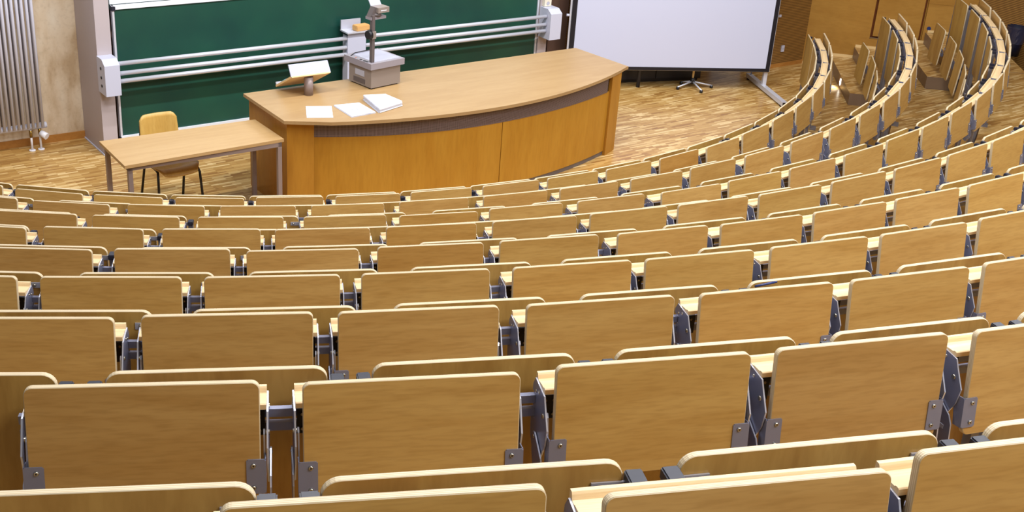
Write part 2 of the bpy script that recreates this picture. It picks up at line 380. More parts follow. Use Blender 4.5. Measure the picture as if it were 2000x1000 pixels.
OFF = {(0, 1): (.02, .04), (0, 2): (.006, .034), (0, 3): (.003, .015), (0, 4): (-.003, -.015), (0, 5): (0, -.008), (0, 6): (-.004, -.015), (0, 7): (.006, -.021), (0, 8): (0, -.019), (0, 9): (-.010, -.004), (0, 10): (0, .004), (0, 11): (0, .033), (0, 12): (.004, .009), (0, 13): (.02, 0), (0, 14): (.024, -.005), (0, 15): (.012, -.003), (1, 1): (0, .02), (1, 2): (.005, -.006), (1, 3): (0, -.012), (1, 4): (-.004, -.01), (1, 5): (0, -.022), (1, 6): (.007, -.019), (1, 7): (.004, -.013), (1, 8): (.012, -.007), (1, 9): (0, -.018), (1, 10): (.010, -.015), (1, 11): (.03, -.026), (1, 12): (.04, -.016), (1, 13): (.033, -.013), (1, 14): (.02, 0), (2, 1): (-.011, .003), (2, 2): (-.004, -.003), (2, 3): (.016, .005), (2, 4): (-.007, .042), (2, 5): (-.022, .009), (2, 6): (-.013, .013), (2, 7): (.010, .041), (2, 8): (-.008, .022), (2, 9): (-.010, .014), (2, 10): (.004, .014), (2, 11): (.006, -.014), (2, 12): (-.03, -.009), (2, 13): (-.035, -.016), (2, 14): (-.02, 0), (3, 1): (-.006, -.031), (3, 2): (.005, -.037), (3, 3): (-.004, -.023), (3, 4): (0, -.02), (3, 5): (.01, -.022), (3, 6): (.013, -.026), (3, 7): (.002, -.019), (3, 8): (-.002, -.008), (3, 9): (.009, -.01), (3, 10): (.012, -.004), (3, 11): (.013, -.003), (4, 1): (.007, -.017), (4, 2): (-.005, .015), (4, 3): (-.002, .001), (4, 4): (-.005, -.006), (4, 5): (.008, .009), (4, 6): (-.006, .021), (4, 7): (-.014, .019), (4, 8): (-.022, .013), (4, 9): (-.024, .016), (5, 2): (0, .005), (5, 3): (0, .005), (5, 4): (.012, .009), (5, 5): (-.009, .014), (5, 6): (-.005, .011), (5, 7): (-.014, .014), (6, 1): (-.005, -.015), (6, 2): (-.01, -.008), (6, 3): (-.002, 0), (6, 4): (.008, .008), (6, 5): (.001, .01), (7, 0): (-.007, 0), (7, 1): (.003, .021), (7, 2): (.012, -.005), (7, 3): (.002, -.01), (8, 0): (-.003, -.029), (8, 1): (.005, .02), (8, 2): (.005, -.03)}
ORD = ['first', 'second', 'third', 'fourth', 'fifth', 'sixth', 'seventh', 'eighth', 'ninth', 'tenth', 'eleventh', 'twelfth', 'thirteenth', 'fourteenth', 'fifteenth', 'sixteenth', 'seventeenth', 'eighteenth', 'nineteenth', 'twentieth', 'twenty-first', 'twenty-second']
ROWN = ['front row by the stage', 'second row from the stage', 'third row from the stage', 'fourth row from the stage', 'fifth row from the stage', 'fourth row from the camera', 'third row from the camera', 'second row from the camera', 'row nearest the camera']
def visible(pts, mx=-3, my=-3):
    q_ = [project(p) for p in pts]; q_ = [p for p in q_ if p]
    if not q_: return False
    xs = [p[0] for p in q_]; ys = [p[1] for p in q_]
    return max(xs) > mx and min(xs) < 2000-mx and max(ys) > my and min(ys) < 1000-my
def frame_pts(loc, th, w_, z0, z1):
    t = Vector((math.cos(th), math.sin(th), 0)); return [Vector(loc) + t*e*w_/2 + Vector((0, 0, z)) for e in (-1, 0, 1) for z in (z0, z1)]
TONES = {(4, 3): (.86, .78, .66), (2, 4): (.86, .80, .66), (0, 10): (.92, .82, .68), (4, 5): (.98, .95, .92), (3, 4): (1.0, .95, .84), (3, 3): (1.03, 1.0, 1.02), (6, 4): (1.02, .98, .92), (1, 6): (1.02, .99, .98), (5, 4): (1.0, .96, .86)}
def copy_thing(proto, loc, rz):
    """the thing, its parts and their sub-parts, as objects of their own on shared meshes"""
    r = proto.copy(); C.objects.link(r); r.location = loc; r.rotation_euler = (0, 0, rz); out = {}
    for ch in proto.children:
        c = ch.copy(); C.objects.link(c); c.parent = r; out.setdefault(ch.data.name, []).append(c)
        for g in ch.children:
            d = g.copy(); C.objects.link(d); d.parent = c
    return r, out
def make_desk(loc, rz):
    t = thing('folding_desk', '', 'desk', loc, rz, 'folding desks of the lecture rows')
    wp = obj('writing_panel', me_panel, t, (0, 0, HT))
    for s in (-1, 1):
        p = obj('mounting_plate', me_plate, wp, (s*.240, -.0100, -.231))
        if s < 0: p.rotation_euler = (0, 0, 0); p.scale = (-1, 1, 1)
        p = obj('side_plate', me_side, t, (s*.2655, 0, 0)); p.scale = (s, 1, 1) if s > 0 else (-1, 1, 1)
        p = obj('link_bar', me_link, t, (s*.2580, 0, 0))
        p = obj('folding_arm', me_arm, t, (s*.2712, 0, 0)); p.scale = (s, 1, 1)
        p = obj('hinge_block', me_hinge, t, (s*.236, .078, .642)); p.scale = (s, 1, 1)
    obj('pen_ledge', me_ledge, t, (0, 0, .717))
    return t
desk0 = None
for k in range(9):
    vis = []
    for i in range(-2, 24):
        dx, dr = OFF.get((k, i), (0, 0))
        th = PHI[k] + (i-3)*SP[k]/RK[k] + dx/RK[k]
        if th + .25/RK[k] > math.radians(76.3) or th < math.radians(-25): continue
        loc = (RK[k]*math.sin(th), -RK[k]*math.cos(th), ZK[k])
        if visible(frame_pts(loc, th, .5, HT-.2, HT)): vis.append((i, th, loc, dr))
    for n_, (i, th, loc, dr) in enumerate(vis):
        if desk0 is None: desk0 = make_desk(loc, th); t = desk0
        else: t, _ = copy_thing(desk0, loc, th)
        wp = [c for c in t.children if c.name.startswith('writing_panel')][0]
        wp.rotation_euler = (-(LEAN + dr*.5/.298), 0, 0); wp.location = (0, -dr*.75, HT)
        rg = random.Random(k*100+i); v = rg.uniform(.93, 1.06)
        col = TONES.get((k, i), (v, v*rg.uniform(.985, 1.02), v*rg.uniform(.94, 1.06)))
        wp.color = (*col, 1)
        if (k, i) == (7, 4):
            bm = B(); box(bm, -.2745, -.2733, .000, .032, .500, .512); obj('sticker', bm, t, mats='light_grey')
        last = n_ == len(vis)-1
        tn = sum(col)/3
        look = 'darker streaked' if (k, i) in TONES and col[2] < .7 else ('pale' if tn > 1.015 else 'honey-coloured')
        pos = 'rightmost' if last else ('leftmost' if n_ == 0 else ORD[n_] + ' from the left')
        t['label'] = f'{look} folded desk, {pos} in the {ROWN[k]}'

    # the two steel rails that carry the row's desks, and their legs
    ths = [v[1] for v in vis]; tm = (ths[0]+ths[-1])/2
    t = thing('rail_frame', f'pair of grey steel rails under the desks of the {ROWN[k]}', 'rail', (RK[k]*math.sin(tm), -RK[k]*math.cos(tm), ZK[k]), tm, 'steel rails under the desk rows')
    ends = [ths[0]-SP[k]/RK[k]/2] + [(p+q_)/2 for p, q_ in zip(ths, ths[1:])] + [ths[-1]+SP[k]/RK[k]/2]
    def loc_(th, r, z): return ((r*math.sin(th-tm)), RK[k]-r*math.cos(th-tm), z)
    for z0, z1 in ((.648, .670), (.610, .632)):
        bm = B(); ring = None
        for th in ends:
            rg_ = [bm.verts.new(loc_(th, r, z)) for r, z in ((RK[k]-.084, z0), (RK[k]-.099, z0), (RK[k]-.099, z1), (RK[k]-.084, z1))]
            if ring:
                for j in range(4): bm.faces.new((ring[j], ring[(j+1) % 4], rg_[(j+1) % 4], rg_[j]))
            else: bm.faces.new(rg_[::-1])
            ring = rg_
        bm.faces.new(ring); obj('rail', bm, t, mats='steel')
    for th in ths[1::2]:
        p = loc_(th, RK[k], 0); obj('support_leg', me_ped, t, (p[0], p[1], 0), (0, 0, th-tm))

# ---------------------------------------------------------------- tip-up seats and the front panels
me_back = finish(panel(.506, .60, .016, .032, .032), 'backrest', ['backrest_veneer', 'plywood_edge'])
me_fpan = finish(panel(.556, .62, .016, .030, .010), 'panel_board', ['backrest_veneer', 'plywood_edge'])
me_pan = finish(panel(.45, .45, .014, .04, .04), 'seat_pan', ['backrest_veneer', 'plywood_edge'])
bm = B(); box(bm, -.0135, .0135, -.040, -.004, 0, .992); me_post = finish(bm, 'post', 'grey_box')
bm = B(); box(bm, -.0135, .0135, -.040, -.004, 0, .690); me_post_s = finish(bm, 'post', 'grey_box')
bm = B(); box(bm, -.0165, .0165, -.050, -.003, 0, .024); bmesh.ops.bevel(bm, geom=bm.edges[:], offset=.003, segments=2, affect='EDGES'); me_cap = finish(bm, 'post_cap', 'black_cap')
bm = B(); box(bm, -.035, .03, -.0045, -.0005, -.011, .011); tube(bm, (-.018, -.0045, 0), (-.018, -.010, 0), .0075, .005, 10, 1); me_brk = finish(bm, 'back_bracket', ['steel_bright', 'screw'])
bm = B()
prism(bm, [(-.15, .50), (-.10, .47), (-.01, .34), (.0, .28), (-.02, .27), (-.06, .30)], lambda p, r, s: ((-.002, .002)[s], -p, r))
tube(bm, (-.006, .03, .33), (.006, .03, .33), .012, n=10, mi=1); tube(bm, (-.006, .12, .47), (.006, .12, .47), .012, n=10, mi=1)
me_sarm = finish(bm, 'seat_arm', ['steel', 'screw'])
def make_seat(loc, rz):
    t = thing('tip_up_seat', '', 'seat', loc, rz, 'tip-up seats of the lecture rows')
    obj('backrest', me_back, t, (0, 0, 1.034), (-.03, 0, 0))
    for s in (-1, 1):
        p = obj('post', me_post, t, (s*.279, 0, 0)); obj('post_cap', me_cap, p, (0, 0, .992))
        p = obj('back_bracket', me_brk, t, (s*.238, -.0095, .986)); p.scale = (s, 1, 1)
        p = obj('seat_arm', me_sarm, t, (s*.222, .02, 0))
    obj('seat_pan', me_pan, t, (0, .185, .70), (.06, 0, 0))
    return t
def make_front(loc, rz):
    t = thing('front_panel', '', 'panel', loc, rz, 'panels closing the front row')
    obj('panel_board', me_fpan, t, (0, 0, .745), (0, 0, 0))
    for s in (-1, 1):
        p = obj('post', me_post_s, t, (s*.268, -.008, 0)); obj('post_cap', me_cap, p, (0, 0, .690))
        p = obj('back_bracket', me_brk, t, (s*.240, -.0085, .695)); p.scale = (s, 1, 1)
    return t
BPHI = [-.0677, .1908, .0682, .1165, .0287, -.0977, -.0509, -.0099, -.021]
BS = [.5962, .6758, .6843, .6639, .6512, .6407, .6352, .6284, .6333]
BW = [.546, .506, .505, .502, .503, .507, .511, .513, .522]
seat0 = front0 = None
for k in range(9):
    vis = []; R = RK[k]-.171; zf = ZK[k-1] if k else 0
    for i in range(-9, 24):
        th = BPHI[k] + i*BS[k]/RK[k]
        if th + .25/R > math.radians(79.5 if k == 2 else 76.8) or th < math.radians(-25): continue
        loc = (R*math.sin(th), -R*math.cos(th), zf)
        zt = ZK[k] - zf + .732
        if visible(frame_pts(loc, th, .5, zt-.1, zt)): vis.append((i, th, loc))
    for n_, (i, th, loc) in enumerate(vis):
        pos = 'rightmost' if n_ == len(vis)-1 else ('leftmost' if n_ == 0 else ORD[n_] + ' from the left')
        rg = random.Random(k*77+i+500)
        if k == 0:
            if front0 is None: t = front0 = make_front(loc, th)
            else: t, _ = copy_thing(front0, loc, th)
            t['label'] = f'low wooden front panel, {pos}, between stage floor and first desks'
        else:
            if seat0 is None: t = seat0 = make_seat(loc, th)
            else: t, _ = copy_thing(seat0, loc, th)
            t['label'] = f'plywood seat back, {pos}, beyond desks of {ROWN[k]}'.replace('the left', 'left')
        for c in t.children:
            if c.name.startswith(('backrest', 'panel_board', 'seat_pan')):
                v = rg.uniform(.92, 1.06); c.color = (v, v*rg.uniform(.97, 1.02), v*rg.uniform(.92, 1.06), 1)
            if k and c.name.startswith('backrest'): c.scale = (BW[k]/.506, 1, 1)

# ---------------------------------------------------------------- lecturer's desk
def yq(a, c0=5.49, l_=.112, r_=.121): return c0 - (l_ if a < -.4 else r_)*(a+.4)**2
t = thing('lecture_desk', 'long curved wooden lecture desk with pale top and grey speaker grille', 'desk', H(-.3, 4.6, 0), HA)
def D(a, b): return (a+.3, -(b-4.6))          # hall -> desk local
fa = [-2.0 + (1.60+2.0)*i/28 for i in range(29)]
def yp(a): return 5.405 - (.150 if a < -.4 else .104)*(a+.4)**2
bm = B()
pts = [D(-2.26, 4.19)] + [D(-2.27, 5.03)] + [D(a, yq(a)) for a in [-1.92+(1.72+1.92)*i/30 for i in range(31)]] + [D(1.75, 4.94), D(1.68, 4.14)]
zprism(bm, pts, .862, .892); obj('desk_top', bm, t, mats='desk_top', bevel=.003)
def curved(a0, a1, off, z0, z1, th_=.03, n=20):
    bm = B(); aa = [a0+(a1-a0)*i/n for i in range(n+1)]
    pts = [D(a, yp(a)+off) for a in aa] + [D(a, yp(a)+off-th_) for a in aa[::-1]]
    zprism(bm, pts, z0, z1); return bm
obj('front_board', curved(-2.04, -.205, 0, .05, .70), t, mats='desk_front')
obj('front_board', curved(-.197, 1.40, 0, .05, .70), t, mats='desk_front')
obj('speaker_grille', curved(-2.03, 1.36, .004, .702, .845), t, mats='perforated')
obj('plinth', curved(-2.02, 1.40, -.012, 0, .05), t, mats='plinth_grey')
bm = B(); zprism(bm, [D(-2.22, 4.22), D(-2.19, 4.22), D(-2.19, 4.93), D(-2.0, 5.02), D(-2.0, 5.06), D(-2.22, 4.975)], 0, .862)
obj('end_panel', bm, t, mats='desk_side', bevel=.002)
bm = B(); zprism(bm, [D(1.58, 4.18), D(1.61, 4.18), D(1.62, 4.99), D(1.41, 5.09), D(1.40, 5.05), D(1.58, 4.96)], 0, .862)
obj('end_panel', bm, t, mats='desk_side', bevel=.002)
bm = B(); zprism(bm, [D(-2.18, 4.6), D(1.57, 4.6), D(1.57, 4.63), D(-2.18, 4.63)], .02, .861); obj('inner_panel', bm, t, mats='desk_side')

DT = .892
# lectern on the desk
t = thing('table_lectern', 'sloping grey-white reading stand on a short round post on the lecture desk', 'lectern', H(-1.74, 4.46, DT), HA)
bm = B(); tube(bm, (0, 0, 0), (0, 0, .17), .042, n=20); obj('post', bm, t, mats='tube_grey')
tl = .50
def LP(x, v, w_): return (x, -.03 + v*math.cos(tl) + w_*math.sin(tl), .185 - v*math.sin(tl) - w_*math.cos(tl)*-1)
bm = B(); pts = [(-.195, -.03), (.195, -.03), (.195, .34), (-.195, .34)]
prism(bm, pts, lambda p, r, s: LP(p, r, (.0, .018)[s])); obj('reading_board', bm, t, mats='lectern_beige', bevel=.002)
bm = B(); prism(bm, [(-.2, .205), (.2, .205), (.19, .305), (-.205, .305)], lambda p, r, s: (p, -.055 + (r-.2)*.45 + (.0, .012)[s], r)); obj('shield_panel', bm, t, mats='lectern_white', bevel=.002)
bm = B(); prism(bm, [(-.19, .325), (.19, .325), (.19, .342), (-.19, .342)], lambda p, r, s: LP(p, r, (.0181, .045)[s])); obj('stop_rail', bm, t, mats='light_grey')
o = obj('marker_pen', B(), mats='cyan_plastic') if False else None
bm = B(); tube(bm, (0, -.05, 0), (0, .05, 0), .009, n=10); tube(bm, (0, -.07, 0), (0, -.05, 0), .005, .009, n=10)
o = obj('marker_pen', bm, mats='cyan_plastic', loc=(0, 0, 0))
o.matrix_world = Matrix.Translation(H(-1.74, 4.46, DT)) @ Matrix.Rotation(HA, 4, 'Z') @ Matrix.Translation(Vector(LP(-.15, .24, .0285))) @ Matrix.Rotation(-tl, 4, 'X')
tag(o, 'pale blue marker pen lying on the low side of the lectern', 'pen')

# overhead projector
t = thing('overhead_projector', 'grey overhead projector with mirror head standing on the lecture desk', 'projector', H(-1.14, 4.56, DT), HA + .16)
def bx_(x0, x1, y0, y1, z0, z1): bm = B(); box(bm, x0, x1, y0, y1, z0, z1); return bm
obj('body', bx_(0, .355, 0, .33, .012, .195), t, mats='projector_grey', bevel=.006)
for x, y in ((.03, .03), (.325, .03), (.03, .30), (.325, .30)): 
    bm = B(); tube(bm, (x, y, 0), (x, y, .013), .018, n=10); obj('foot', bm, t, mats='black')
obj('rim', bx_(-.025, .385, -.025, .375, .196, .255), t, mats='projector_top', bevel=.008)
obj('glass_stage', bx_(.045, .365, .015, .345, .2535, .2565), t, mats='stage_glass')
bm = B(); box(bm, -.018, .018, -.005, .1, -.03, .03); 
bm = B(); box(bm, -.0035, .0005, .10, .235, .10, .155); obj('grip_recess', bm, t, mats='light_grey')
bm = B(); box(bm, -.003, .0005, .09, .26, .03, .075); obj('vent', bm, t, mats='projector_dark')
bm = B()
for y in (.05, .085, .14): box(bm, -.012, .006, y, y+.025, .254, .259)
obj('switch', bm, t, mats='black')
bm = B(); tube(bm, (.0, .23, .254), (.0, .23, .260), .006, n=8); obj('indicator', bm, t, mats='red_lamp')
bm = B(); box(bm, .012, .044, .012, .046, .256, .70); obj('column', bm, t, mats='projector_dark', bevel=.003)
bm = B(); box(bm, .006, .052, .004, .054, .48, .55); obj('collar', bm, t, mats='projector_grey', bevel=.003)
bm = B(); tube(bm, (.004, .03, .52), (-.03, .03, .52), .045, .04, n=20); obj('focus_knob', bm, t, mats='black')
bm = B(); box(bm, .0, .18, .02, .10, .655, .68); obj('lens_arm', bm, t, mats='projector_top', bevel=.003)
bm = B(); prism(bm, [(.0, .68), (.06, .68), (.09, .76), (.05, .77)], lambda p, r, s: (p, (.03, .09)[s], r)); tube(bm, (.09, .06, .68), (.09, .06, .71), .05, n=18)
obj('lens', bm, t, mats='projector_dark')
bm = B(); box(bm, .07, .20, .0, .12, .715, .765); obj('mirror_head', bm, t, mats='projector_grey', bevel=.004)
bm = B(); box(bm, .10, .165, -.0015, .0, .733, .741); obj('head_label', bm, t, mats='paper')
bm = B(); prism(bm, [(.0, .0), (.125, .0), (.125, .17), (.0, .17)], lambda p, r, s: (.062+p-.1*r, .10 + .55*r + (0, .008)[s], .766+r)); obj('mirror', bm, t, mats='lectern_white')
bm = B(); path_tube(bm, [(-.005, .30, .258), (.08, .345, .262), (.20, .352, .262), (.33, .36, .262)], .004, 8); obj('cable', bm, t, mats='black')

# papers
def sheet_pts(c): return [H(a, b) for a, b in c]
def paper(name, corners, z0, z1, label, nlay=1, jit=.004):
    rg = random.Random(len(label)); bm = B(); P = sheet_pts(corners); c0 = sum(P, Vector())/4
    for i in range(nlay):
        j = Vector((rg.uniform(-jit, jit), rg.uniform(-jit, jit), 0)) if i < nlay-1 else Vector()
        za = z0 + (z1-z0)*i/nlay; zb = z0 + (z1-z0)*(i+1)/nlay
        zprism(bm, [((p-c0+j).x, (p-c0+j).y) for p in P], za, zb)
    o = obj(name, bm, mats='paper', loc=(c0.x, c0.y, DT)); tag(o, label, 'paper'); return o, c0
cn = [(-1.92, 4.75), (-1.71, 4.84), (-1.85, 5.13), (-2.06, 5.04)]
o, c0 = paper('paper_sheet', cn, .0005, .0025, 'single white sheet with handwriting at the left front of the lecture desk')
P = sheet_pts(cn); ux, uy = P[1]-P[0], P[3]-P[0]
bm = B(); rg = random.Random(4)
for r in range(9):
    for cc in range(6):
        if rg.random() < .45: continue
        a0 = .12 + cc*.13; b0 = .1 + r*.09; ln = rg.uniform(.05, .12)
        q4 = [P[0] + ux*a + uy*b - c0 for a, b in ((a0, b0), (a0+ln, b0), (a0+ln, b0+.022), (a0, b0+.022))]
        bm.faces.new([bm.verts.new((p.x, p.y, .0031)) for p in q4])
obj('handwriting', bm, o, mats='ink')
cn = [(-1.69, 4.85), (-1.45, 4.88), (-1.45, 5.18), (-1.70, 5.20)]
o, c0 = paper('paper_pile', cn, .0005, .012, 'thin pile of printed papers between the loose sheet and thick pile', 5)
P = sheet_pts(cn); ux, uy = P[1]-P[0], P[3]-P[0]; bm = B()
for b0, a0, a1 in ((.15, .1, .4), (.45, .3, .75), (.5, .3, .6), (.86, .1, .3), (.88, .45, .8)):
    q4 = [P[0] + ux*a + uy*b - c0 for a, b in ((a0, b0), (a1, b0), (a1, b0+.03), (a0, b0+.03))]
    bm.faces.new([bm.verts.new((p.x, p.y, .0126)) for p in q4])
obj('print', bm, o, mats='ink')
o, c0 = paper('paper_stack', [(-1.36, 4.80), (-1.16, 4.86), (-1.13, 5.10), (-1.42, 5.19)], .0005, .05, 'thick stack of white papers on the lecture desk, rightmost of the papers', 14, .006)

# side table
t = thing('side_table', 'light wood table on square grey steel legs beside the lecture desk', 'table', H(-3.0, 4.78, 0), HA)
def T(a, b): return (a+3.0, -(b-4.78))
bm = B(); zprism(bm, [T(-3.685, 4.47), T(-2.29, 4.49), T(-2.29, 5.06), T(-3.70, 5.10)], .715, .742); obj('table_top', bm, t, mats='table_laminate', bevel=.002)
x0, y0 = T(-3.66, 5.06); x1, y1 = T(-2.31, 4.51)
bm = B(); box(bm, x0, x1, y0, y0+.025, .675, .714); box(bm, x0, x1, y1-.025, y1, .675, .714); box(bm, x0, x0+.025, y0, y1, .675, .714); box(bm, x1-.025, x1, y0, y1, .675, .714); obj('apron', bm, t, mats='tube_grey')
for x in (x0, x1-.036):
    for y in (y0, y1-.036): obj('leg', bx_(x, x+.036, y, y+.036, 0, .7145), t, mats='tube_grey', bevel=.003)

# chair at the side table
t = thing('plywood_chair', 'plywood chair on black tube legs pushed under the side table', 'chair', H(-3.06, 4.42, 0), HA + .03)
def bent(fn, nu, nv, th_, thick_axis):
    bm = B(); A = [[None]*(nv+1) for _ in range(nu+1)]; Bv = [[None]*(nv+1) for _ in range(nu+1)]
    for i in range(nu+1):
        for j in range(nv+1):
            p = Vector(fn(i/nu, j/nv)); A[i][j] = bm.verts.new(p); Bv[i][j] = bm.verts.new(p + thick_axis*th_)
    def fc(vs, sm=True): f = bm.faces.new(vs); f.smooth = sm
    for i in range(nu):
        for j in range(nv):
            fc((A[i][j], A[i+1][j], A[i+1][j+1], A[i][j+1])); fc((Bv[i][j], Bv[i][j+1], Bv[i+1][j+1], Bv[i+1][j]))
    for i in range(nu):
        fc((A[i][0], Bv[i][0], Bv[i+1][0], A[i+1][0]), False); fc((A[i][nv], A[i+1][nv], Bv[i+1][nv], Bv[i][nv]), False)
    for j in range(nv):
        fc((A[0][j], A[0][j+1], Bv[0][j+1], Bv[0][j]), False); fc((A[nu][j], Bv[nu][j], Bv[nu][j+1], A[nu][j+1]), False)
    return bm
def seat_fn(u, v):
    x = (u-.5)*.40*(1 - .25*max(0, v-.8)/.2*abs(2*u-1)); y = .18 - v*.40; z = .43 + .02*(2*abs(u-.5))**2 - .05*max(0, (v-.75)/.25)**2 - .01*math.sin(v*PI)
    return (x, y, z)
obj('seat', bent(seat_fn, 12, 14, .011, Vector((0, 0, 1))), t, mats='chair_ply')
def back_fn(u, v):
    e = abs(2*u-1); wd = .36 - .02*v
    x = (u-.5)*wd; z = .52 + v*.29 - .045*max(0, (e-.72)/.28)**2*v*1.0; y = .20 + .03*v + .03*(1-(2*u-1)**2)
    return (x, y, z)
obj('backrest', bent(back_fn, 16, 8, .010, Vector((0, 1, 0))), t, mats='chair_ply')
for s in (-1, 1):
    bm = B(); path_tube(bm, [(s*.205, -.20, .011), (s*.19, -.165, .37), (s*.18, -.14, .415), (s*.175, -.08, .425), (s*.175, .10, .418), (s*.175, .19, .425), (s*.172, .228, .48), (s*.165, .240, .62), (s*.16, .248, .72)], .011, 10); obj('frame_tube', bm, t, mats='black')
    bm = B(); path_tube(bm, [(s*.20, .24, .0), (s*.185, .14, .38), (s*.175, .10, .407)], .011, 10); obj('leg', bm, t, mats='black')
    bm = B(); tube(bm, (s*.205, -.20, 0), (s*.205, -.20, .02), .013, n=10); obj('foot_cap', bm, t, mats='black')
bm = B(); tube(bm, (-.175, -.05, .413), (.175, -.05, .413), .009); tube(bm, (-.175, .12, .407), (.175, .12, .407), .009); obj('cross_bar', bm, t, mats='black')

# ---------------------------------------------------------------- blackboard wall
def hbox(bm, a0, a1, b0, b1, z0, z1): zprism(bm, [(p.x, p.y) for p in (H(a0, b0), H(a1, b0), H(a1, b1), H(a0, b1))], z0, z1)
def lbox(bm, o, a0, a1, b0, b1, z0, z1): box(bm, a0-o[0], a1-o[0], -(b1-o[1]), -(b0-o[1]), z0-o[2], z1-o[2])
def hthing(name, label, cat, o): return thing(name, label, cat, H(*o), HA)
o_ = (-3.06, 2.6, 0)
bm = B(); hbox(bm, -3.14, -3.0, 2.325, 2.9, 0, 3.2); struct('trim_3', bm, 'frame_grey')
bm = B(); hbox(bm, -3.15, -2.99, 2.325, 2.915, 0, .012); struct('trim_4', bm, 'white_paint')
bm = B(); hbox(bm, 2.13, 2.26, 2.325, 2.9, 0, 3.2); struct('trim_5', bm, 'frame_grey')
o_ = (-.4, 2.86, .15)
t = hthing('chalkboard', 'large dark green chalkboard with white metal frame behind the lecture desk', 'chalkboard', o_)
bm = B(); lbox(bm, o_, -2.94, 2.10, 2.845, 2.87, .16, 1.43); obj('writing_surface', bm, t, mats='chalkboard')
bm = B(); lbox(bm, o_, -2.96, 2.12, 2.83, 2.895, .12, .165); obj('frame_rail', bm, t, mats='frame_white', bevel=.004)
bm = B(); lbox(bm, o_, -2.96, 2.12, 2.84, 2.885, 1.415, 1.45); obj('frame_rail', bm, t, mats='frame_white', bevel=.004)
for a in (-2.965, 2.10):
    bm = B(); lbox(bm, o_, a, a+.02, 2.84, 2.885, .12, 1.45); obj('frame_side', bm, t, mats='aluminium')
for a in (-2.97, 2.09):
    for z in (.115, 1.405):
        bm = B(); lbox(bm, o_, a, a+.035, 2.83, 2.892, z, z+.04); obj('corner_cap', bm, t, mats='black_cap')
o2 = (-.4, 2.72, 1.5)
t = hthing('upper_chalkboard', 'upper sliding board with white lower half behind the chalkboard top', 'chalkboard', o2)
bm = B(); lbox(bm, o2, -2.96, 2.12, 2.70, 2.76, 1.40, 3.0); obj('writing_surface', bm, t, mats='chalkboard')
bm = B(); lbox(bm, o2, -2.95, 2.11, 2.761, 2.785, 1.443, 2.2); obj('white_field', bm, t, mats='whiteboard')
bm = B(); hbox(bm, -2.98, 2.12, 2.5, 2.54, .0, 3.0); struct('trim_6', bm, 'dark_panel')
# rails in front of the board
for z, wd in ((.942, 'topmost'), (.846, 'middle'), (.770, 'lowest')):
    for a0, a1, side in ((-3.0, -.555, 'left'), (-.325, 2.12, 'right')):
        bm = B(); tube(bm, (a0-a0, 0, 0), (a1-a0, 0, 0), .021, n=16)
        o = obj('guard_rail', bm, mats='aluminium', loc=H(a0, 3.04, z), rot=(0, 0, HA))
        tag(o, f'{wd} silver tube rail across the chalkboard, {side} of the middle post', 'rail', 'tube rails before the chalkboard')
o3 = (-.44, 3.0, 0)
t = hthing('middle_post', 'grey-white upright post carrying the rails before the chalkboard', 'post', o3)
bm = B(); lbox(bm, o3, -.55, -.33, 2.955, 3.06, 0, 1.0); obj('post_body', bm, t, mats='white_paint', bevel=.004)
bm = B(); lbox(bm, o3, -.57, -.32, 2.93, 3.09, 1.0, 1.015); obj('tray', bm, t, mats='aluminium', bevel=.003)
bm = B(); lbox(bm, o3, -.565, -.33, 2.925, 2.94, 1.0, 1.115); obj('back_plate', bm, t, mats='light_grey', bevel=.002)
bm = B(); lbox(bm, o3, -.572, -.562, 2.94, 3.085, .985, 1.0); obj('tray_clip', bm, t, mats='black')
bm = B(); box(bm, -.085, .085, -.045, .045, 0, .058)
bmesh.ops.bevel(bm, geom=bm.edges[:], offset=.006, segments=2, affect='EDGES')
o = obj('board_sponge', bm, mats='sponge', loc=H(-.375, 3.03, 1.0152), rot=(0, 0, HA+.12)); tag(o, 'orange-tan board sponge lying on the tray of the middle post', 'sponge')
def sw_box(name, label, a0, a1, b0, b1, z0, z1):
    o = ((a0+a1)/2, (b0+b1)/2, z0); t = hthing(name, label, 'control box', o)
    bm = B(); w_ = a1-a0; d = b1-b0
    prism(bm, [(-d/2, 0), (d/2, 0), (d/2, z1-z0), (-d/2+.07, z1-z0), (-d/2, z1-z0-.05)], lambda p, r, s: ((-w_/2, w_/2)[s], p, r)); obj('housing', bm, t, mats='white_paint', bevel=.004)
    return t, o
t, o = sw_box('control_box', 'white control box with three black buttons on the left upright', -3.15, -3.005, 2.902, 3.11, .655, 1.0)
for z in (.08, .16, .25):
    bm = B(); tube(bm, (-.0725, -.0, z), (-.078, -.0, z), .014, n=12); obj('button', bm, t, mats='black')
t, o = sw_box('control_box', 'white box on the right upright below the socket strip', 2.125, 2.29, 2.902, 3.12, .672, 1.03)
o4 = (2.2, 2.92, 1.0)
t = hthing('socket_strip', 'cream vertical socket strip above the right white box', 'socket', o4)
bm = B(); lbox(bm, o4, 2.15, 2.25, 2.902, 2.95, 1.035, 1.6); obj('strip_body', bm, t, mats='socket_cream', bevel=.004)
for z in (1.07, 1.15, 1.25):
    bm = B(); tube(bm, (0, -.03, z-1.0), (0, -.034, z-1.0), .022, n=14); obj('outlet', bm, t, mats='light_grey')
